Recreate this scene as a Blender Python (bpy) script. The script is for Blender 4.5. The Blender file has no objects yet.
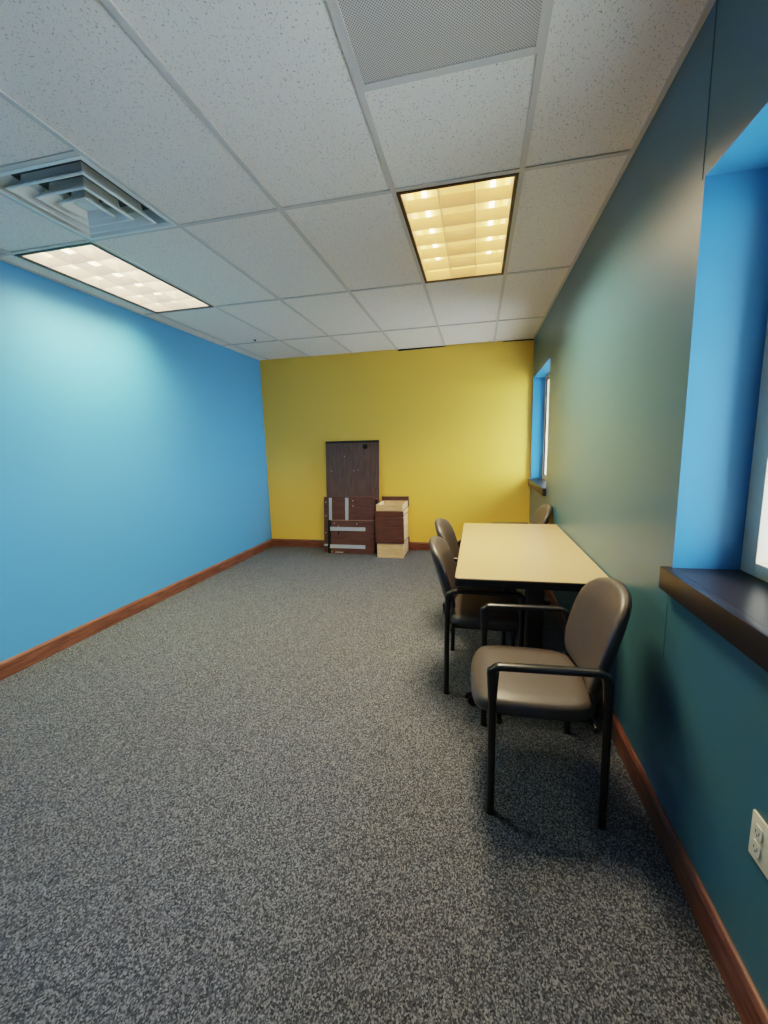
import bpy, bmesh, math
from mathutils import Vector, Matrix, Euler
C = bpy.context.scene.collection
PI = math.pi

# ------------------------------------------------------------------ room measures (metres)
CAM_H = 1.4217
H = 2.6764                      # ceiling
XL, XR = -3.0036, 0.6645        # side walls
YN, YB = -0.95, 5.588           # near / far wall
GX, GY, T = -1.6362, 2.243, 0.6096   # ceiling grid origin and module
SILL = 0.984
WT = 1.15                       # right wall thickness, deepened outside to narrow the daylight
BBH = 0.1135

# ------------------------------------------------------------------ materials
def lin(c):
    return tuple(((v/255)/12.92 if v/255 <= .04045 else ((v/255+.055)/1.055)**2.4) for v in c) + (1,)

def mat(name, rgb, rough=.5, metal=0, spec=.5, bump=None, vary=None, coat=0):
    """bump=(scale,strength,dist)   vary=(scale, rgb2, contrast)"""
    m = bpy.data.materials.new(name); m.use_nodes = True
    nt = m.node_tree; b = nt.nodes['Principled BSDF']
    b.inputs['Base Color'].default_value = lin(rgb)
    b.inputs['Roughness'].default_value = rough
    b.inputs['Metallic'].default_value = metal
    b.inputs['Specular IOR Level'].default_value = spec
    b.inputs['Coat Weight'].default_value = coat
    tc = nt.nodes.new('ShaderNodeTexCoord')
    if bump:
        n = nt.nodes.new('ShaderNodeTexNoise'); n.inputs['Scale'].default_value = bump[0]
        n.inputs['Detail'].default_value = 3
        nt.links.new(tc.outputs['Object'], n.inputs['Vector'])
        bp = nt.nodes.new('ShaderNodeBump'); bp.inputs['Strength'].default_value = bump[1]
        bp.inputs['Distance'].default_value = bump[2]
        nt.links.new(n.outputs['Fac'], bp.inputs['Height'])
        nt.links.new(bp.outputs['Normal'], b.inputs['Normal'])
    if vary:
        n = nt.nodes.new('ShaderNodeTexNoise'); n.inputs['Scale'].default_value = vary[0]
        n.inputs['Detail'].default_value = 4
        nt.links.new(tc.outputs['Object'], n.inputs['Vector'])
        r = nt.nodes.new('ShaderNodeValToRGB')
        r.color_ramp.elements[0].position = .5-vary[2]; r.color_ramp.elements[0].color = lin(rgb)
        r.color_ramp.elements[1].position = .5+vary[2]; r.color_ramp.elements[1].color = lin(vary[1])
        nt.links.new(n.outputs['Fac'], r.inputs['Fac'])
        nt.links.new(r.outputs['Color'], b.inputs['Base Color'])
    return m

def wood(name, dark, light, axis='X', scale=6, rough=.45, stretch=14):
    m = bpy.data.materials.new(name); m.use_nodes = True
    nt = m.node_tree; b = nt.nodes['Principled BSDF']; b.inputs['Roughness'].default_value = rough
    tc = nt.nodes.new('ShaderNodeTexCoord'); mp = nt.nodes.new('ShaderNodeMapping')
    s = {'X': (1, stretch, stretch), 'Y': (stretch, 1, stretch), 'Z': (stretch, stretch, 1)}[axis]
    mp.inputs['Scale'].default_value = s
    n = nt.nodes.new('ShaderNodeTexNoise'); n.inputs['Scale'].default_value = scale
    n.inputs['Detail'].default_value = 5; n.inputs['Distortion'].default_value = .6
    r = nt.nodes.new('ShaderNodeValToRGB')
    r.color_ramp.elements[0].position = .36; r.color_ramp.elements[0].color = lin(dark)
    r.color_ramp.elements[1].position = .66; r.color_ramp.elements[1].color = lin(light)
    nt.links.new(tc.outputs['Object'], mp.inputs['Vector']); nt.links.new(mp.outputs['Vector'], n.inputs['Vector'])
    nt.links.new(n.outputs['Fac'], r.inputs['Fac']); nt.links.new(r.outputs['Color'], b.inputs['Base Color'])
    return m

def carpet_mat():
    m = bpy.data.materials.new('heather_carpet'); m.use_nodes = True
    nt = m.node_tree; b = nt.nodes['Principled BSDF']
    b.inputs['Roughness'].default_value = .95; b.inputs['Specular IOR Level'].default_value = .1
    tc = nt.nodes.new('ShaderNodeTexCoord')
    def noise(sc, det=2, stretch=None):
        n = nt.nodes.new('ShaderNodeTexNoise'); n.inputs['Scale'].default_value = sc; n.inputs['Detail'].default_value = det
        n.inputs['Roughness'].default_value = .7
        if stretch:
            mp = nt.nodes.new('ShaderNodeMapping'); mp.inputs['Scale'].default_value = stretch
            nt.links.new(tc.outputs['Object'], mp.inputs['Vector']); nt.links.new(mp.outputs['Vector'], n.inputs['Vector'])
        else:
            nt.links.new(tc.outputs['Object'], n.inputs['Vector'])
        return n
    a = noise(215, 3)
    c = nt.nodes.new('ShaderNodeTexVoronoi'); c.inputs['Scale'].default_value = 235
    mp = nt.nodes.new('ShaderNodeMapping'); mp.inputs['Scale'].default_value = (1.15, .85, 1)
    nt.links.new(tc.outputs['Object'], mp.inputs['Vector']); nt.links.new(mp.outputs['Vector'], c.inputs['Vector'])
    cs = nt.nodes.new('ShaderNodeSeparateColor'); nt.links.new(c.outputs['Color'], cs.inputs[0])
    mx = nt.nodes.new('ShaderNodeMath'); mx.operation = 'ADD'
    nt.links.new(a.outputs['Fac'], mx.inputs[0]); nt.links.new(cs.outputs[0], mx.inputs[1])
    hf = nt.nodes.new('ShaderNodeMath'); hf.operation = 'MULTIPLY'; hf.inputs[1].default_value = .5
    nt.links.new(mx.outputs[0], hf.inputs[0])
    r = nt.nodes.new('ShaderNodeValToRGB')
    e = r.color_ramp.elements
    e[0].position = .2; e[0].color = lin(CARPET[0]); e[1].position = .82; e[1].color = lin(CARPET[2])
    k = e.new(.5); k.color = lin(CARPET[1])
    nt.links.new(hf.outputs[0], r.inputs['Fac'])
    nt.links.new(r.outputs['Color'], b.inputs['Base Color'])
    bp = nt.nodes.new('ShaderNodeBump'); bp.inputs['Strength'].default_value = .6; bp.inputs['Distance'].default_value = .006
    nt.links.new(hf.outputs[0], bp.inputs['Height']); nt.links.new(bp.outputs['Normal'], b.inputs['Normal'])
    return m

def tile_mat():
    m = bpy.data.materials.new('mineral_fibre_tile'); m.use_nodes = True
    nt = m.node_tree; b = nt.nodes['Principled BSDF']; b.inputs['Roughness'].default_value = .9
    b.inputs['Specular IOR Level'].default_value = .15
    tc = nt.nodes.new('ShaderNodeTexCoord')
    mp = nt.nodes.new('ShaderNodeMapping'); mp.inputs['Scale'].default_value = (1, .55, 1)
    nt.links.new(tc.outputs['Object'], mp.inputs['Vector'])
    n = nt.nodes.new('ShaderNodeTexNoise'); n.inputs['Scale'].default_value = 200; n.inputs['Detail'].default_value = 2
    nt.links.new(mp.outputs['Vector'], n.inputs['Vector'])
    r = nt.nodes.new('ShaderNodeValToRGB')
    r.color_ramp.elements[0].position = .30; r.color_ramp.elements[0].color = lin((178, 174, 169))
    r.color_ramp.elements[1].position = .39; r.color_ramp.elements[1].color = lin(TILE)
    nt.links.new(n.outputs['Fac'], r.inputs['Fac']); nt.links.new(r.outputs['Color'], b.inputs['Base Color'])
    n2 = nt.nodes.new('ShaderNodeTexNoise'); n2.inputs['Scale'].default_value = 240; n2.inputs['Detail'].default_value = 3
    nt.links.new(tc.outputs['Object'], n2.inputs['Vector'])
    bp = nt.nodes.new('ShaderNodeBump'); bp.inputs['Strength'].default_value = .35; bp.inputs['Distance'].default_value = .003
    nt.links.new(n2.outputs['Fac'], bp.inputs['Height']); nt.links.new(bp.outputs['Normal'], b.inputs['Normal'])
    return m

def perforated_mat():
    m = bpy.data.materials.new('perforated_metal'); m.use_nodes = True
    nt = m.node_tree; b = nt.nodes['Principled BSDF']; b.inputs['Roughness'].default_value = .5
    tc = nt.nodes.new('ShaderNodeTexCoord'); sp = nt.nodes.new('ShaderNodeSeparateXYZ')
    nt.links.new(tc.outputs['Object'], sp.inputs[0])
    def w(o):
        a = nt.nodes.new('ShaderNodeMath'); a.operation = 'MULTIPLY'; a.inputs[1].default_value = 2*PI/.0095
        s = nt.nodes.new('ShaderNodeMath'); s.operation = 'SINE'
        nt.links.new(o, a.inputs[0]); nt.links.new(a.outputs[0], s.inputs[0]); return s.outputs[0]
    mu = nt.nodes.new('ShaderNodeMath'); mu.operation = 'MULTIPLY'
    nt.links.new(w(sp.outputs[0]), mu.inputs[0]); nt.links.new(w(sp.outputs[1]), mu.inputs[1])
    r = nt.nodes.new('ShaderNodeValToRGB')
    r.color_ramp.elements[0].position = .05; r.color_ramp.elements[0].color = lin((214, 204, 196))
    r.color_ramp.elements[1].position = .3; r.color_ramp.elements[1].color = lin((124, 116, 110))
    nt.links.new(mu.outputs[0], r.inputs['Fac']); nt.links.new(r.outputs['Color'], b.inputs['Base Color'])
    return m

def emit_mat(name, rgb, strength):
    m = bpy.data.materials.new(name); m.use_nodes = True
    b = m.node_tree.nodes['Principled BSDF']
    b.inputs['Base Color'].default_value = lin(rgb); b.inputs['Roughness'].default_value = .4
    b.inputs['Emission Color'].default_value = lin(rgb); b.inputs['Emission Strength'].default_value = strength
    return m

def glass_mat():
    m = bpy.data.materials.new('window_glass'); m.use_nodes = True
    nt = m.node_tree; nt.nodes.remove(nt.nodes['Principled BSDF']); out = nt.nodes['Material Output']
    t = nt.nodes.new('ShaderNodeBsdfTransparent'); g = nt.nodes.new('ShaderNodeBsdfGlossy')
    g.inputs['Roughness'].default_value = .02; t.inputs['Color'].default_value = (.93, .97, 1, 1)
    x = nt.nodes.new('ShaderNodeMixShader'); x.inputs[0].default_value = .06
    nt.links.new(t.outputs[0], x.inputs[1]); nt.links.new(g.outputs[0], x.inputs[2])
    nt.links.new(x.outputs[0], out.inputs['Surface'])
    return m

CARPET = [(44, 47, 54), (86, 89, 97), (154, 156, 160)]
TILE = (248, 238, 228)
M = dict(
    left=mat('blue_eggshell_paint', (90, 162, 216), .5, bump=(300, .12, .002)),
    right=mat('teal_eggshell_paint', (72, 114, 126), .33, bump=(300, .12, .002)),  # same wall paint, its shade put into the colour
    reveal=mat('blue_reveal_paint', (66, 134, 178), .45, bump=(300, .12, .002)),  # same wall paint again, daylight tint put into the colour
    stucco=mat('grey_outside_stucco', (110, 108, 104), .9, bump=(60, .3, .004)),  # unseen outer reveal, added deep and dull to shade the window sides
    ledge=mat('pale_outside_ledge', (226, 224, 218), .8),  # unseen pale face, added to bounce daylight up to the ceiling
    far=mat('yellow_eggshell_paint', (255, 203, 86), .45, bump=(300, .12, .002)),
    carpet=carpet_mat(), tile=tile_mat(), perf=perforated_mat(),
    grid=mat('ceiling_grid_paint', (212, 205, 198), .5),
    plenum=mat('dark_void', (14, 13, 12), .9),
    base=wood('stained_wood_trim', (100, 60, 44), (142, 90, 68), 'Y', 5, .4),
    basex=wood('stained_wood_trim_cross', (100, 60, 44), (142, 90, 68), 'X', 5, .4),
    basetop=mat('baseboard_cap', (158, 108, 86), .35),
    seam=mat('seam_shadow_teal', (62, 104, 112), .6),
    sill=mat('dark_sill_laminate', (36, 31, 32), .3, spec=.35, bump=(500, .05, .001)),
    nosing=mat('dark_sill_edge', (42, 36, 36), .42, spec=.3),
    frame=mat('white_window_frame', (248, 226, 196), .4),
    gasket=mat('black_gasket', (18, 19, 22), .5),
    glass=glass_mat(),
    ground=mat('concrete_paving', (204, 202, 196), .9, vary=(3, (186, 184, 178), .3)),
    diff=mat('grey_white_enamel', (232, 232, 226), .38),
    diffdark=mat('duct_shadow', (84, 82, 80), .6),
    bronze=mat('dark_bronze_frame', (54, 46, 38), .4, metal=.3),
    louver=emit_mat('cream_louver', (226, 200, 146), .17),  # blades are no lamp; light from the tubes is put in as glow
    reflector=emit_mat('reflector_glow', (255, 222, 152), .27),
    tube=emit_mat('fluorescent_tube', (255, 240, 205), 4.2),
    lwhite=emit_mat('white_louver', (226, 216, 200), .24),  # tube light put into these blades as glow too
    rwhite=emit_mat('white_reflector_glow', (255, 240, 220), .4),
    ivory=mat('ivory_plastic', (226, 221, 202), .35),
    slot=mat('socket_slot', (70, 66, 58), .6),
    vinyl=mat('taupe_vinyl', (80, 72, 68), .42, bump=(420, .12, .001)),
    vinylback=mat('taupe_vinyl_shell', (58, 53, 54), .4),
    black=mat('black_powder_coat', (17, 18, 22), .38),
    arm=mat('black_arm_plastic', (24, 25, 30), .3),
    top=mat('beige_table_laminate', (184, 160, 124), .35, vary=(260, (174, 150, 115), .2)),
    edge=mat('black_edge_band', (20, 21, 26), .4),
    caster=mat('black_caster_rubber', (14, 14, 16), .45),
    panel=wood('dark_brown_laminate', (84, 62, 54), (104, 78, 68), 'Z', 4, .42, 10),
    panelx=wood('dark_brown_laminate_cross', (82, 52, 43), (104, 68, 56), 'X', 4, .42, 10),
    paneledge=mat('brown_panel_edge', (30, 22, 20), .5),
    paleedge=mat('pale_raw_edge', (168, 140, 116), .6),
    steel=mat('zinc_drawer_slide', (200, 204, 206), .35, metal=.25),
    screw=mat('bright_screw_head', (190, 180, 160), .35, metal=.4),
    hole=mat('drilled_hole', (8, 7, 7), .8),
    birch=wood('birch_ply', (206, 168, 120), (226, 194, 150), 'X', 3, .5, 8),
    birchside=wood('birch_ply_side', (214, 184, 142), (230, 206, 168), 'Y', 3, .5, 8),
)

# ------------------------------------------------------------------ mesh helpers
class MB:
    def __init__(s): s.bm = bmesh.new()
    def box(s, c, size, bevel=0, rot=None, seg=2):
        r = bmesh.ops.create_cube(s.bm, size=1); vs = r['verts']
        bmesh.ops.scale(s.bm, vec=size, verts=vs)
        if bevel:
            es = list({e for v in vs for e in v.link_edges})
            rb = bmesh.ops.bevel(s.bm, geom=es, offset=bevel, segments=seg, affect='EDGES', profile=.6)
            vs = list({v for f in rb['faces'] for v in f.verts} | {v for v in vs if v.is_valid})
        if rot: bmesh.ops.rotate(s.bm, cent=(0, 0, 0), matrix=Euler(rot).to_matrix(), verts=vs)
        bmesh.ops.translate(s.bm, vec=c, verts=vs)
        return s
    def bx(s, x0, x1, y0, y1, z0, z1, bevel=0, seg=2):
        return s.box(((x0+x1)/2, (y0+y1)/2, (z0+z1)/2), (x1-x0, y1-y0, z1-z0), bevel, None, seg)
    def quad(s, *p):
        f = s.bm.faces.new([s.bm.verts.new(q) for q in p]); return f
    def cyl(s, a, b, r0, r1=None, n=20, cap=True):
        r1 = r0 if r1 is None else r1
        return s.sweep([a, b], [r0, r1], n)
    def sweep(s, path, r, n=12, ry=None, side=None):
        """tube along path; r may be a list; ry = second radius (along the plane normal 'side')"""
        P = [Vector(p) for p in path]; k = len(P)
        R = r if isinstance(r, (list, tuple)) else [r]*k
        RY = ry if isinstance(ry, (list, tuple)) else ([ry]*k if ry else R)
        rings = []; prev = None
        for i in range(k):
            t = (P[min(i+1, k-1)]-P[max(i-1, 0)]).normalized()
            if side is not None: u = Vector(side)
            elif prev is None:
                u = Vector((0, 0, 1)) if abs(t.z) < .9 else Vector((1, 0, 0))
            else: u = prev
            u = (u - t*u.dot(t)).normalized(); prev = u; w = t.cross(u)
            rings.append([s.bm.verts.new(P[i]+u*(R[i]*math.cos(2*PI*j/n))+w*(RY[i]*math.sin(2*PI*j/n))) for j in range(n)])
        for a, b in zip(rings, rings[1:]):
            for j in range(n): s.bm.faces.new((a[j], a[(j+1) % n], b[(j+1) % n], b[j]))
        s.bm.faces.new(list(reversed(rings[0]))); s.bm.faces.new(rings[-1])
        return s
    def rings(s, RR, closed_caps=True):
        rs = [[s.bm.verts.new(p) for p in ring] for ring in RR]; n = len(rs[0])
        for a, b in zip(rs, rs[1:]):
            for j in range(n): s.bm.faces.new((a[j], a[(j+1) % n], b[(j+1) % n], b[j]))
        if closed_caps:
            s.bm.faces.new(list(reversed(rs[0]))); s.bm.faces.new(rs[-1])
        return s
    def prism(s, pts, z0, z1):
        return s.rings([[(x, y, z0) for x, y in pts], [(x, y, z1) for x, y in pts]])
    def move(s, loc=(0, 0, 0), rot=None):
        m = Matrix.Translation(loc)
        if rot: m = m @ Euler(rot).to_matrix().to_4x4()
        s.bm.transform(m); return s
    def build(s, name, material, parent=None, smooth=True, angle=38):
        bmesh.ops.recalc_face_normals(s.bm, faces=s.bm.faces)
        me = bpy.data.meshes.new(name); s.bm.to_mesh(me); s.bm.free()
        for mm in (material if isinstance(material, (list, tuple)) else [material]): me.materials.append(mm)
        if smooth:
            me.polygons.foreach_set('use_smooth', [True]*len(me.polygons))
            me.set_sharp_from_angle(angle=math.radians(angle))
        o = bpy.data.objects.new(name, me); C.objects.link(o)
        if parent: o.parent = parent
        return o

def thing(name, label, cat, loc=(0, 0, 0), rot=(0, 0, 0), group=None):
    o = bpy.data.objects.new(name, None); o.empty_display_size = .1; C.objects.link(o)
    o.location = loc; o.rotation_euler = rot
    o['label'] = label; o['category'] = cat
    if group: o['group'] = group
    return o
def tag(o, label, cat, group=None):
    o['label'] = label; o['category'] = cat
    if group: o['group'] = group
    return o
def struct(name, mb, m, **k):
    o = mb.build(name, m, **k); o['kind'] = 'structure'; return o
def dup(root, loc, rotz, label):
    r = root.copy(); C.objects.link(r); r.location = loc; r.rotation_euler = (0, 0, rotz); r['label'] = label
    for ch in root.children:
        c = ch.copy(); C.objects.link(c); c.parent = r
        for g in ch.children:
            d = g.copy(); C.objects.link(d); d.parent = c
    return r
def rrect(x0, x1, y0, y1, r, n=6):
    pts = []
    for cx, cy, a0 in ((x1-r, y1-r, 0), (x0+r, y1-r, 90), (x0+r, y0+r, 180), (x1-r, y0+r, 270)):
        for i in range(n+1):
            a = math.radians(a0+90*i/n); pts.append((cx+r*math.cos(a), cy+r*math.sin(a)))
    return pts
def arc(path_pts, radii, n=6):
    """polyline with rounded corners"""
    out = []; P = [Vector(p) for p in path_pts]
    for i, p in enumerate(P):
        r = radii[i]
        if i in (0, len(P)-1) or not r: out.append(p); continue
        a = p+(P[i-1]-p).normalized()*r; b = p+(P[i+1]-p).normalized()*r
        for k in range(n+1):
            t = k/n; out.append((1-t)**2*a+2*t*(1-t)*p+t*t*b)
    return out

# ------------------------------------------------------------------ room shell
WIN = {1: (0.31, 1.575, SILL, 2.205), 2: (4.335, 5.545, SILL, 2.215)}   # y0,y1,z0,z1

struct('floor', MB().bx(XL-.3, XR+WT, YN-.2, YB+.2, -.1, 0), M['carpet'], smooth=False)
struct('wall_left', MB().bx(XL-.15, XL, YN, YB, 0, H+.2), M['left'], smooth=False)
struct('wall_far', MB().bx(XL-.15, XR+WT, YB, YB+.15, 0, H+.2), M['far'], smooth=False)
struct('wall_near', MB().bx(XL-.15, XR+WT, YN-.15, YN, 0, H+.2), M['left'], smooth=False)

w = MB(); ys = [YN, WIN[1][0], WIN[1][1], WIN[2][0], WIN[2][1], YB]
ztop = H+.2
def wall_cell(y0, y1, z0, z1):
    if y1-y0 < 1e-4 or z1-z0 < 1e-4: return
    w.quad((XR, y0, z0), (XR, y1, z0), (XR, y1, z1), (XR, y0, z1))
    w.quad((XR+WT, y0, z0), (XR+WT, y0, z1), (XR+WT, y1, z1), (XR+WT, y1, z0))
for i in range(5):
    if i in (1, 3):
        k = WIN[1 if i == 1 else 2]
        wall_cell(ys[i], ys[i+1], 0, k[2]-.03); wall_cell(ys[i], ys[i+1], k[3], ztop)
    else: wall_cell(ys[i], ys[i+1], 0, ztop)
for k in WIN.values():
    y0, y1, z0, z1 = k; z0 -= .03
    for q in (((y0, z0), (y0, z1)), ((y1, z0), (y1, z1)), ((y0, z0), (y1, z0)), ((y0, z1), (y1, z1))):
        for xa, xb, mi in ((XR, .94, 1), (.94, XR+WT, 3 if q[0][1] == q[1][1] == z0 else 2)):
            f = w.quad((xa, q[0][0], q[0][1]), (xb, q[0][0], q[0][1]), (xb, q[1][0], q[1][1]), (xa, q[1][0], q[1][1]))
            f.material_index = mi
me = bpy.data.meshes.new('wall_right'); w.bm.to_mesh(me); w.bm.free()
me.materials.append(M['right']); me.materials.append(M['reveal']); me.materials.append(M['stucco']); me.materials.append(M['ledge'])
wr = bpy.data.objects.new('wall_right', me); C.objects.link(wr); wr['kind'] = 'structure'

# baseboards (profile with a small bevelled cap)
def base_profile(nm, p0, p1, nrm, m):
    """runs p0->p1 (xy), nrm points into the room"""
    prof = [(0, 0), (.016, 0), (.016, BBH-.016), (.008, BBH-.003), (.003, BBH), (0, BBH)]
    b = MB(); n = Vector(nrm).to_3d()
    b.rings([[Vector((p[0], p[1], 0))+n*d+Vector((0, 0, z)) for d, z in prof] for p in (p0, p1)])
    struct(nm, b, m, angle=20)
base_profile('baseboard_left', (XL, YN), (XL, YB), (1, 0), M['base'])
base_profile('baseboard_right', (XR, YN), (XR, YB), (-1, 0), M['base'])
base_profile('baseboard_far', (XL+.016, YB), (XR-.016, YB), (0, -1), M['basex'])

# wall seam beside the near window: narrow proud bead
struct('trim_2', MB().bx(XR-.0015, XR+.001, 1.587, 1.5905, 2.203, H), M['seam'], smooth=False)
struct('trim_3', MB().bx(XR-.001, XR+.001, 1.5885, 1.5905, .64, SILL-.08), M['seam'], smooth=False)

# black wedges drawn in as the shadow gap between far wall and ceiling tiles
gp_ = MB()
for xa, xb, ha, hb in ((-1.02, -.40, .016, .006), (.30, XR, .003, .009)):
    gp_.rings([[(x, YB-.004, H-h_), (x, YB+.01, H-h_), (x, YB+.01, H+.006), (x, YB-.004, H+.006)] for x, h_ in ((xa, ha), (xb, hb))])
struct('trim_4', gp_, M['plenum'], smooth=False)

# windows
for k, (y0, y1, z0, z1) in WIN.items():
    wd = bpy.data.objects.new('window_%d' % k, None); C.objects.link(wd); wd['kind'] = 'structure'
    wd.location = (XR+.2, (y0+y1)/2, z0)
    inv = (-(XR+.2), -(y0+y1)/2, -z0)
    xf0, xf1, fw, gx_ = (.865, .935, .075, .925) if k == 1 else (.80, .85, .035, .815)
    f = MB()
    f.bx(xf0, xf1, y0, y0+fw, z0, z1, .004).bx(xf0, xf1, y1-fw, y1, z0, z1, .004)
    f.bx(xf0, xf1, y0+fw, y1-fw, z1-fw, z1, .004).bx(xf0, xf1, y0+fw, y1-fw, z0, z0+.045, .004)
    f.move(inv).build('window_frame', M['frame'], wd)
    g = MB()
    for a in ((y0+fw, y0+fw+.008, z0+.045, z1-fw), (y1-fw-.008, y1-fw, z0+.045, z1-fw)):
        g.bx(gx_-.007, gx_+.007, *a)
    g.bx(gx_-.007, gx_+.007, y0+fw+.008, y1-fw-.008, z0+.045, z0+.053).bx(gx_-.007, gx_+.007, y0+fw+.008, y1-fw-.008, z1-fw-.008, z1-fw)
    g.move(inv).build('glazing_gasket', M['gasket'], wd, smooth=False)
    p = MB(); p.quad((gx_, y0+fw, z0+.045), (gx_, y1-fw, z0+.045), (gx_, y1-fw, z1-fw), (gx_, y0+fw, z1-fw))
    p.move(inv).build('pane', M['glass'], wd, smooth=False)
    s = MB(); ye = min(y1+.016, YB-.012)
    s.bx(XR-.033, XR-.0005, y0-.016, ye, z0-.078, z0, .003)          # nosing
    s.bx(XR-.002, XR+.30, y0+.001, y1-.001, z0-.029, z0)
    s.move(inv); o = s.build('window_sill', [M['sill'], M['nosing']], wd)
    for p in o.data.polygons:
        if abs(p.normal.z) < .8: p.material_index = 1

# ground outside
struct('ground', MB().bx(XR+WT+.05, XR+26, -22, 28, -.35, -.25), M['ground'], smooth=False)

# ceiling: lay-in tiles on a T grid; openings left for fixtures
GXS = [XL] + [GX+T*k for k in range(-2, 4)] + [XR]
GYS = [YN] + [GY+2*T*j for j in range(-2, 3)] + [YB]
GXS_OPEN = {}
ce = MB()
TZ = H+.007
def cell(x0, x1, y0, y1):
    ce.quad((x0, y0, TZ), (x1, y0, TZ), (x1, y1, TZ), (x0, y1, TZ))
for i in range(len(GXS)-1):
    for j in range(len(GYS)-1):
        x0, x1, y0, y1 = GXS[i], GXS[i+1], GYS[j], GYS[j+1]
        fix = j == 3 and i in (1, 5)
        if fix: continue
        if j == 2 and i == 5: cell(x0, x1, GY-T, y1); continue          # return grille in the near half
        if j == 2 and i == 2: cell(x0, x1, y0, GY-T); continue          # diffuser in the far half
        if j == 5:
            short = {5: .022, 4: 0, 6: .008}.get(i, 0)
            cell(x0, x1, y0, y1-short); continue
        cell(x0, x1, y0, y1)
struct('ceiling', ce, M['tile'], smooth=False)
ro = MB().bx(XL-.15, XR+WT, YN-.15, YB+.15, H+.2, H+.26)
struct('ceiling_deck', ro, M['plenum'], smooth=False)

tg = MB(); bw = .012
for x in GXS[1:-1]: tg.bx(x-bw, x+bw, YN, YB, H, H+.006)   # main runners
for y in GYS[1:-1]:
    for i in range(len(GXS)-1):
        tg.bx(GXS[i]+(bw if i else .02), GXS[i+1]-(bw if i < len(GXS)-2 else .02), y-bw, y+bw, H, H+.006)
for i in (2, 5): tg.bx(GXS[i]+bw, GXS[i+1]-bw, GY-T-bw, GY-T+bw, H, H+.006)
tg.bx(XL, XL+.02, YN, YB, H, H+.006).bx(XR-.02, XR, YN, YB, H, H+.006)
struct('trim_1', tg, M['grid'], smooth=False)

# ------------------------------------------------------------------ ceiling fixtures
def troffer(x0, y0, label, warm):
    cx, cy = x0+T/2, y0+T
    t = thing('ceiling_light', label, 'ceiling light', (cx, cy, H), group='recessed louvred ceiling lights')
    hx, hy = T/2-bw, T-bw
    fr = MB(); e = .018
    for s_ in (-1, 1):
        fr.bx(min(s_*hx, s_*(hx-e)), max(s_*hx, s_*(hx-e)), -hy, hy, -.004, .03)
        fr.bx(-hx+e, hx-e, min(s_*hy, s_*(hy-e)), max(s_*hy, s_*(hy-e)), -.004, .03)
    fr.build('frame', M['bronze'], t, smooth=False)
    ix, iy = hx-e, hy-e
    ho = MB()                                           # reflector housing: open box, sloped sides
    lo = [(-ix, -iy, .03), (ix, -iy, .03), (ix, iy, .03), (-ix, iy, .03)]
    hi = [(-ix+.03, -iy+.02, .125), (ix-.03, -iy+.02, .125), (ix-.03, iy-.02, .125), (-ix+.03, iy-.02, .125)]
    for k in range(4): ho.quad(lo[k], lo[(k+1) % 4], hi[(k+1) % 4], hi[k])
    ho.quad(*hi)
    ho.build('reflector', M['reflector' if warm else 'rwhite'], t, smooth=False)
    for sx in (-1, 1):                                  # two tubes
        MB().cyl((sx*ix*.66, -iy+.05, .1), (sx*ix*.66, iy-.05, .1), .013, n=12).build('fluorescent_tube', M['tube'], t)
    lv = MB(); wv = .012
    for k in range(1, 3):
        x = -ix+2*ix*k/3; lv.rings([[(x-.002, y, .004), (x+.002, y, .004), (x+wv/2, y, .062), (x-wv/2, y, .062)] for y in (-iy, iy)])
    for k in range(0, 7):
        y = -iy+2*iy*k/6
        if k in (0, 6):
            s_ = 1 if k == 0 else -1
            lv.rings([[(x, y, .004), (x, y+s_*.002, .004), (x, y+s_*wv, .062), (x, y, .062)] for x in (-ix, ix)])
        else:
            lv.rings([[(x, y-.002, .004), (x, y+.002, .004), (x, y+wv, .062), (x, y-wv, .062)] for x in (-ix, ix)])
    for s_ in (-1, 1):
        lv.rings([[(s_*ix, y, .004), (s_*(ix-.002), y, .004), (s_*(ix-wv), y, .062), (s_*ix, y, .062)] for y in (-iy, iy)])
    lv.build('louver', M['louver' if warm else 'lwhite'], t, smooth=False)
    return t
LX = GX-2*T; RX = GX+2*T
troffer(LX, GY, 'long louvred ceiling light beside the blue left wall, whiter of the two', False)
troffer(RX, GY, 'cream glowing louvred ceiling light with dark frame above the table side of the room', True)

def air_diffuser(x0, y0):
    cx, cy = x0+T/2, y0+T/2
    t = thing('air_diffuser', 'square white ceiling air diffuser with nested louvre rings beside the left light', 'air vent', (cx, cy, H))
    hh = T/2-bw
    def frame_ring(rs):     # list of (half, z): square revolve
        b = MB()
        b.rings([[(-a, -a, z), (a, -a, z), (a, a, z), (-a, a, z)] for a, z in rs], closed_caps=False); return b
    frame_ring([(hh, .002), (hh, -.003), (hh-.018, -.003), (hh-.026, .01), (hh-.03, .09)]).build('frame', M['diff'], t, smooth=False)
    d = MB(); d.quad((-hh+.03, -hh+.03, .088), (hh-.03, -hh+.03, .088), (hh-.03, hh-.03, .088), (-hh+.03, hh-.03, .088))
    d.build('duct_opening', M['diffdark'], t, smooth=False)
    for o_, zo in ((.222, -.010), (.148, -.018), (.086, -.024)):
        i_ = o_-.05
        frame_ring([(o_, zo), (o_-.004, zo-.006), (o_-.014, zo-.004), (i_, zo+.04), (i_-.002, zo+.075), (i_+.002, zo+.075), (i_+.006, zo+.043), (o_-.006, zo+.004), (o_, zo)]).build('louvre_ring', M['diff'], t, smooth=False)
    MB().box((0, 0, -.004), (.075, .075, .012), .004).build('centre_plate', M['diff'], t)
    MB().cyl((0, 0, .01), (0, 0, .088), .008, n=10).build('hanger', M['diffdark'], t)
air_diffuser(GX-T, GY-T)

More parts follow.
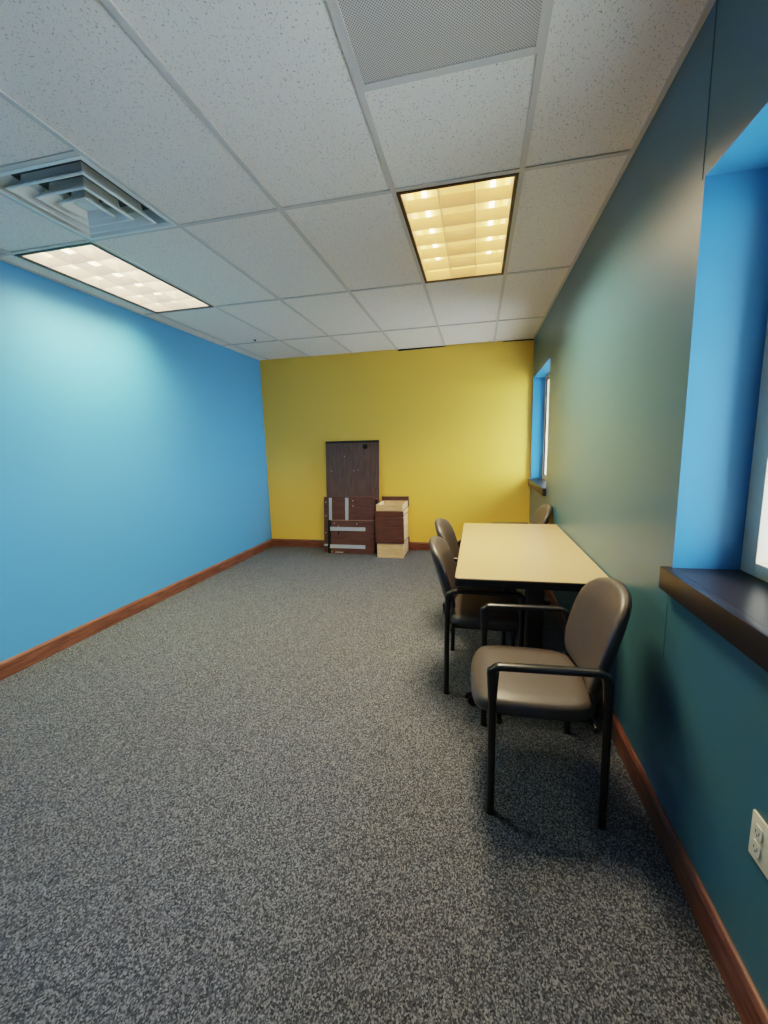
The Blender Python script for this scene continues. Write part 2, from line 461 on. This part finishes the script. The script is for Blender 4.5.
g = thing('return_grille', 'grey perforated return air panel in the ceiling near the camera', 'air vent', (RX+T/2, GY-1.5*T, H))
gp = MB().bx(-T/2+bw+.001, T/2-bw-.001, -T/2+bw+.001, T/2-bw-.001, .001, .007); gp.build('perforated_panel', M['perf'], g, smooth=False)
fr = MB()
for s_ in (-1, 1):
    a, b_ = T/2-bw, T/2-bw-.008
    fr.bx(min(s_*a, s_*b_), max(s_*a, s_*b_), -a, a, -.002, .001); fr.bx(-b_, b_, min(s_*a, s_*b_), max(s_*a, s_*b_), -.002, .001)
fr.build('frame', M['grid'], g, smooth=False)

sp = thing('ceiling_sprinkler', 'tiny dark fitting on the ceiling near the far left corner', 'sprinkler', (-2.493, 4.563, TZ))
MB().cyl((0, 0, .002), (0, 0, -.004), .02, .018, 20).build('escutcheon', M['grid'], sp)
b = MB().cyl((0, 0, -.003), (0, 0, -.016), .009, .007, 12).cyl((0, 0, -.014), (0, 0, -.018), .014, .014, 14); b.build('deflector', M['gasket'], sp)

# real lamps of the two fixtures: area lights at the mouth of each louver, with a cut-off
def lamp(x, y, energy, col, spread):
    L = bpy.data.lights.new('troffer_lamp', 'AREA'); L.shape = 'RECTANGLE'; L.size = .52; L.size_y = 1.1
    L.energy = energy; L.color = col; L.spread = math.radians(spread)
    o = bpy.data.objects.new('troffer_lamp', L); C.objects.link(o); o.location = (x, y, H-.006)
    return o
lamp(LX+T/2, GY+T, 17, (1, .94, .48), 136)
lamp(RX+T/2, GY+T, 33, (1, .82, .54), 141)

# ------------------------------------------------------------------ wall outlet
o = thing('wall_outlet', 'ivory duplex electrical outlet plate low on the teal right wall', 'outlet', (XR, .993, .4755))
MB().box((-.003, 0, 0), (.006, .116, .118), .003).build('cover_plate', M['ivory'], o)
for sy in (.029, -.029):
    for sz in (.021, -.021):
        b = MB(); b.prism(rrect(-.0165, .0165, -.0145, .0145, .0095), .0, .0035)
        b.move(rot=(0, -PI/2, 0)); b.move((-.0055, sy, sz), None)
        r_ = b.build('receptacle', M['ivory'], o)
        for c_, d_ in (((-.0092, sy-.006, sz), (.0008, .002, .009)), ((-.0092, sy+.006, sz), (.0008, .002, .007)), ((-.0092, sy, sz-.0085), (.0008, .004, .004))):
            MB().box(c_, d_).build('slot', M['slot'], r_, smooth=False)
for sy in (.029, -.029): MB().cyl((-.0055, sy, 0), (-.0075, sy, 0), .003, .0026, 12).build('screw', M['screw'], o)

# ------------------------------------------------------------------ table
TY0, TY1, TX0, TX1 = 2.110, 3.70, -.112, .6625
tb = thing('table', 'rectangular beige laminate table with black edge pushed against the teal wall', 'table', ((TX0+TX1)/2, (TY0+TY1)/2, 0))
hx, hy = (TX1-TX0)/2, (TY1-TY0)/2
b = MB(); P = rrect(-hx+.003, hx-.003, -hy+.003, hy-.003, .027, 8)
b.rings([[(x, y, .70) for x, y in P], [(x, y, .7385) for x, y in P], [(x*.997, y*.9985, .74) for x, y in P]]); b.build('tabletop', M['top'], tb)
b = MB(); o1 = rrect(-hx, hx, -hy, hy, .03, 8); i1 = rrect(-hx+.004, hx-.004, -hy+.004, hy-.004, .026, 8)
b.rings([[(x, y, .696) for x, y in i1], [(x, y, .698) for x, y in o1], [(x, y, .734) for x, y in o1], [(x, y, .738) for x, y in i1]], closed_caps=False)
b.build('edge_band', M['edge'], tb)
b = MB()
for yy in (-hy+.1, hy-.1): b.bx(-.24, .24, yy-.025, yy+.025, .672, .70, .003)
b.bx(-.03, .03, -hy+.125, hy-.125, .655, .699, .003)
b.build('under_frame', M['black'], tb)
for yy in (-hy+.055, hy-.055):
    c_ = MB(); c_.prism(rrect(-.047, .047, -.022, .022, .02, 5), .06, .70); c_.move((.02, yy, 0)).build('leg_column', M['black'], tb)
    f_ = MB(); f_.sweep([(-.295, yy, .062), (-.1, yy, .075), (.1, yy, .08), (.22, yy, .075), (.335, yy, .062)], [.012, .018, .02, .018, .012], 12, ry=[.018, .024, .026, .024, .018], side=(0, 0, 1))
    ft = f_.build('foot', M['black'], tb)
    for xx in (-.288, .325):
        c_ = MB(); c_.cyl((xx, yy-.018, .027), (xx, yy-.005, .027), .027, n=20); c_.cyl((xx, yy+.005, .027), (xx, yy+.018, .027), .027, n=20)
        c_.cyl((xx, yy-.018, .027), (xx, yy+.018, .027), .008, n=12).cyl((xx, yy, .03), (xx, yy, .065), .009, n=12)
        c_.sweep([(xx-.031, yy, .03), (xx-.024, yy, .05), (xx, yy, .06), (xx+.024, yy, .05)], .004, 8, ry=.016, side=(0, 1, 0))
        c_.build('caster', M['caster'], ft)

# ------------------------------------------------------------------ chairs  (local: faces -X; front legs at x=0, rear legs at x=.40)
HW = .263
def make_chair(label):
    t = thing('armchair', label, 'chair', group='padded guest armchairs around the table')
    # seat cushion
    def outline(s, z, lift=0):
        pts = []
        for k in range(64):
            a = 2*PI*k/64; ca, sa = math.cos(a), math.sin(a); e = .42
            x = abs(ca)**e*(1 if ca > 0 else -1); y = abs(sa)**e*(1 if sa > 0 else -1)
            wy = .247-(.022 if x > 0 else 0)*x**2
            fx = -.012*(1-min(1, abs(y))**2)*(1 if x < 0 else 0)*abs(x)
            X = .172+x*.232*s+fx*s; Y = y*wy*s
            front = max(0, (-.0-X)/.06); zz = z-.02*front**2-.006*max(0, (X-.1)/.3)
            pts.append((X, Y, zz))
        return pts
    b = MB()
    b.rings([outline(.80, .398), outline(.93, .399), outline(.985, .405), outline(1, .42), outline(.995, .436), outline(.965, .451), outline(.90, .459), outline(.7, .464), outline(.4, .467), outline(.1, .468)])
    b.build('seat', M['vinyl'], t, angle=80)
    b = MB(); b.prism(rrect(-.02, .375, -.2, .2, .05), .388, .400); b.build('seat_pan', M['black'], t)
    # backrest: closed rounded shield, curved and tilted
    half = [(0, .395), (.05, .393), (.10, .386), (.15, .37), (.19, .343), (.217, .30), (.229, .25), (.232, .2), (.231, .15), (.226, .10), (.216, .06), (.196, .028), (.16, .01), (.09, .002), (0, 0)]
    full = half + [(-y, z) for y, z in reversed(half[1:-1])]
    cz = .2
    def shell(s, dx):
        out = []
        for y, z in full:
            y2, z2 = y*s, cz+(z-cz)*s
            Z = .462+z2*1.015
            X = .372+.25*z2+.12*z2*z2-.07*(z2-.12)**2 + dx - .85*y2*y2
            out.append((X, y2, Z))
        return out
    b = MB()
    b.rings([shell(.1, -.004), shell(.3, -.004), shell(.5, -.004), shell(.8, -.002), shell(.92, .002), shell(.975, .009), shell(1, .02), shell(1, .03), shell(.8, .03), shell(.5, .03), shell(.3, .03), shell(.1, .03)])
    b.build('backrest', M['vinyl'], t, angle=80)
    b = MB(); b.rings([shell(.1, .0304), shell(.4, .0304), shell(.8, .0304), shell(.995, .0304), shell(.985, .040), shell(.94, .048), shell(.8, .052), shell(.6, .053), shell(.4, .054), shell(.1, .054)])
    b.build('back_shell', M['vinylback'], t, angle=80)
    # legs
    for s_ in (-1, 1):
        MB().sweep([(0, s_*HW, 0), (0, s_*(HW+.024), .52)], .0145, 14).cyl((0, s_*HW, 0), (0, s_*HW, .012), .0165, n=14).build('leg', M['black'], t)
        MB().sweep([(.405, s_*HW, 0), (.401, s_*(HW+.009), .3), (.396, s_*(HW+.017), .52)], .0145, 14).cyl((.405, s_*HW, 0), (.405, s_*HW, .012), .0165, n=14).build('leg', M['black'], t)
        a = arc([(0, s_*(HW+.023), .50), (0, s_*(HW+.03), .63), (.388, s_*(HW+.026), .63), (.396, s_*(HW+.017), .50)], [0, .03, .045, 0], 8)
        n = len(a); rr = [.0175]*n; ry = [.0175]*n
        for i, p in enumerate(a):
            if p.z > .618: rr[i] = .0135; ry[i] = .022
            else: rr[i] = .0145+(.008 if p.x < .2 else .004)*min(1, (p.z-.50)/.09+.25); ry[i] = .0155+.006*min(1, (p.z-.50)/.09+.25)
        b = MB()
        k = n
        rings = []
        for i, p in enumerate(a):
            tdir = (a[min(i+1, n-1)]-a[max(i-1, 0)]).normalized(); side = Vector((0, 1, 0)); up = side.cross(tdir).normalized()
            rings.append([p+side*(ry[i]*math.cos(2*PI*j/14))+up*(rr[i]*math.sin(2*PI*j/14)) for j in range(14)])
        b.rings(rings).build('armrest', M['arm'], t, angle=60)
    # seat frame: two cross tubes and side rails
    b = MB()
    b.cyl((.03, -HW+.012, .382), (.03, HW-.012, .382), .011, n=12).cyl((.372, -HW+.012, .382), (.372, HW-.012, .382), .011, n=12)
    for s_ in (-1, 1): b.sweep([(.03, s_*.19, .384), (.372, s_*.19, .384)], .012, 10)
    b.build('seat_frame', M['black'], t)
    for s_ in (-1, 1):                                   # uprights that carry the back
        MB().sweep([(.372, s_*.15, .382), (.40, s_*.15, .40), (.425, s_*.15, .45), (.428, s_*.15, .50)], .008, 10, ry=.018, side=(1, 0, 0)).build('back_upright', M['black'], t)
    return t
def chair_loc(fx, fy): return (fx, fy, 0)
c1 = make_chair('brown vinyl armchair nearest the camera, its back to the teal wall')
c1.location = (.0515, 1.738, 0); c1.rotation_euler = (0, 0, math.radians(2.0))
dup(c1, (.243, 2.505, 0), PI-.01, 'nearer of the two brown armchairs on the open side of the table')
dup(c1, (.213, 3.15, 0), PI-.07, 'farther of the two brown armchairs on the open side of the table')
dup(c1, (.140, 3.99, 0), math.radians(2), 'dark vinyl armchair beyond the far end of the table, only its back and arm showing')

# ------------------------------------------------------------------ dismantled desk leaning on the far wall
PG = 'loose desk panels leaning on the far wall'
def panel(name, label, x0, x1, ybot, ytop, z1, th, m, edge_m):
    """board standing on its lower edge, leaning back; local x across, z along the board"""
    tilt = math.atan2(ytop-ybot, z1)
    L = z1/math.cos(tilt)
    t = thing(name, label, 'panel', ((x0+x1)/2, ybot, 0), (-tilt, 0, 0), PG)
    hw = (x1-x0)/2
    MB().bx(-hw, hw, 0, th, 0, L, .0015, 1).build('board', m, t)
    return t, hw, L
def dots(t, pts, r, m, name, y=-.0012):
    for x, z in pts:
        MB().cyl((x, .002, z), (x, y, z), r, n=14).build(name, m, t)

t, hw, L = panel('desk_top', 'tall dark brown desk panel with a round cable hole standing behind the others', -2.064, -1.302, 5.42, 5.545, 1.525, .028, M['panel'], None)
MB().bx(-hw, hw, -.0015, .001, L-.03, L-.001).build('edge_strip', M['paneledge'], t, smooth=False)
b = MB(); 
b.cyl((.19, .003, L-.085), (.19, -.001, L-.085), .034, n=24); gr = b.build('cable_hole', M['hole'], t)
dots(t, [(-.30, L-.41), (-.11, L-.21), (.025, L-.41), (.085, L-.40), (.26, L-.79), (.25, L-.02), (.31, L-.02), (-.33, L-.02)], .006, M['screw'], 'screw')

def slide(t, x0, x1, z0, z1, vert):
    b = MB()
    if vert:
        xm = (x0+x1)/2; zm = (z0+z1)/2
        b.bx(x0, x1, -.004, 0, z0, z1).bx(x0, x0+.004, -.014, -.004, z0, z1).bx(x1-.004, x1, -.014, -.004, z0, z1)
        b.bx(xm-.008, xm+.008, -.012, -.004, z0+.02, z1-.04)
    else:
        zm = (z0+z1)/2
        b.bx(x0, x1, -.004, 0, z0, z1).bx(x0, x1, -.014, -.004, z0, z0+.004).bx(x0, x1-.03, -.014, -.004, z1-.004, z1)
        b.bx(x0+.03, x1-.05, -.012, -.004, zm-.008, zm+.008)
    return b.build('drawer_slide', M['steel'], t, smooth=False)

t, hw, L = panel('cabinet_side_panel', 'brown cabinet side with two upright metal drawer slides, second from the front', -2.085, -1.365, 5.345, 5.425, .765, .02, M['panelx'], None)
X = lambda px: -hw+(px-323.7)/(373.3-323.7)*2*hw
Z = lambda py: (552-py)/(552-497.0)*L
slide(t, X(329.3), X(331.9), Z(530), Z(498), True); slide(t, X(345.6), X(348.4), Z(530), Z(498), True)
dots(t, [(X(325.8), Z(502.4)), (X(325.8), Z(516)), (X(325.6), Z(532.8)), (X(353), Z(501)), (X(353), Z(506))], .009, M['screw'], 'screw')
b = MB(); b.bx(X(324), X(328.4), -.006, 0, Z(546), Z(544.2)); b.build('slide_end', M['steel'], t, smooth=False)
MB().bx(X(328.7), X(329.2), -.001, .001, 0, L).build('groove', M['paneledge'], t, smooth=False)

t, hw, L = panel('cabinet_end_panel', 'plain brown panel with a dark edge, mostly hidden, beside the stacked drawers', -1.66, -1.292, 5.385, 5.455, .735, .022, M['panelx'], None)
MB().bx(hw-.06, hw-.028, -.0015, .001, L*.45, L*.985).build('edge_strip', M['hole'], t, smooth=False)

t, hw, L = panel('cabinet_door_panel', 'short brown cabinet panel with two horizontal metal slides, frontmost against the wall', -2.005, -1.342, 5.272, 5.338, .452, .02, M['panelx'], None)
X = lambda px: -hw+(px-328.6)/(374.7-328.6)*2*hw
Z = lambda py: (554-py)/(554-520.5)*L
slide(t, X(331), X(365.8), Z(531), Z(527.3), False); slide(t, X(331), X(365.8), Z(548.6), Z(545), False)
MB().bx(-hw, X(331.9)-.002, -.0015, .001, 0, L).build('edge_strip', M['hole'], t, smooth=False)
MB().bx(-hw+.04, hw, -.001, .021, L-.003, L+.002).build('raw_edge', M['paleedge'], t, smooth=False)
MB().bx(X(336.2), X(344.2), -.003, 0, Z(553.2), Z(552.2)).build('bracket', M['screw'], t, smooth=False)
b = MB(); b.cyl((X(339.2), .002, Z(532.5)), (X(339.2), -.001, Z(532.5)), .011, n=16); b.bx(X(338.7), X(339.7), -.001, .002, Z(535.5), Z(532.5)); b.build('keyhole', M['hole'], t, smooth=False)
dots(t, [(X(335), Z(523.5)), (X(357.4), Z(524)), (X(339.2), Z(526.6)), (X(332.8), Z(552.6))], .008, M['screw'], 'screw')

# ------------------------------------------------------------------ stacked drawers
DG = 'loose drawers stacked by the far wall'
DX = -1.091
YF, YR = 5.124, 5.538       # front and rear faces of the boxes
def drawer(label, z0, h, fz0, fz1, facing, w=.345):
    t = thing('drawer', label, 'drawer', (DX, (YF+YR)/2, z0), (0, 0, 0 if facing else PI), DG)
    th = .013; hw, hd = w/2, (YR-YF)/2
    MB().bx(-hw, hw, -hd, -hd+th, 0, h).build('drawer_end', M['birch'], t, smooth=False)
    MB().bx(-hw, hw, hd-th, hd, 0, h).build('drawer_end', M['birch'], t, smooth=False)
    for s_ in (-1, 1):
        sd = MB().bx(min(s_*hw, s_*(hw-th)), max(s_*hw, s_*(hw-th)), -hd+th, hd-th, .009, h).build('drawer_side', M['birchside'], t, smooth=False)
        MB().bx(min(s_*(hw+.004), s_*(hw-.002)), max(s_*(hw+.004), s_*(hw-.002)), -hd+.02, hd-.02, 0, .008).build('runner', M['black'], sd, smooth=False)
    MB().bx(-hw+th, hw-th, -hd+th, hd-th, .010, .016).build('drawer_bottom', M['birch'], t, smooth=False)
    MB().bx(-hw-.014, hw+.014, -hd-.018, -hd, fz0-z0, fz1-z0, .002, 1).build('drawer_front', M['panelx'], t)
    return t
drawer('pale wooden drawer at the bottom of the stack, its plain back facing the room', .001, .193, .004, .194, False)
drawer('deep drawer with the larger dark brown front, second from the bottom of the stack', .197, .340, .197, .536, True)
drawer('shallow drawer with a narrow dark brown front, just under the open top drawer', .540, .076, .5405, .616, True)
drawer('open pale drawer on top of the stack, dark front toward the wall', .619, .080, .6195, .757, False)

# ------------------------------------------------------------------ daylight
wld = bpy.data.worlds.new('overcast_sky'); bpy.context.scene.world = wld; wld.use_nodes = True
bg = wld.node_tree.nodes['Background']; bg.inputs['Color'].default_value = (.68, .85, 1, 1); bg.inputs['Strength'].default_value = 15.0

# ------------------------------------------------------------------ camera
f, pitch, yaw, roll = 414.84, .1541, .2227, -.0265
cy, sy, cp, spp = math.cos(yaw), math.sin(yaw), math.cos(pitch), math.sin(pitch)
fwd = Vector((-sy*cp, cy*cp, -spp)); right = Vector((cy, sy, 0)); up = right.cross(fwd)
r2 = right*math.cos(roll)+up*math.sin(roll); u2 = -right*math.sin(roll)+up*math.cos(roll)
cam = bpy.data.cameras.new('camera'); cam.sensor_fit = 'HORIZONTAL'; cam.sensor_width = 36; cam.lens = f/768*36
cam.clip_start = .02
co = bpy.data.objects.new('camera', cam); C.objects.link(co)
co.matrix_world = Matrix(((r2.x, u2.x, -fwd.x, 0), (r2.y, u2.y, -fwd.y, 0), (r2.z, u2.z, -fwd.z, CAM_H), (0, 0, 0, 1)))
S = bpy.context.scene; S.camera = co
S.view_settings.view_transform = 'Filmic'; S.view_settings.look = 'Medium High Contrast'; S.view_settings.exposure = .95
S.cycles.max_bounces = 10; S.cycles.diffuse_bounces = 6; S.cycles.use_denoising = True
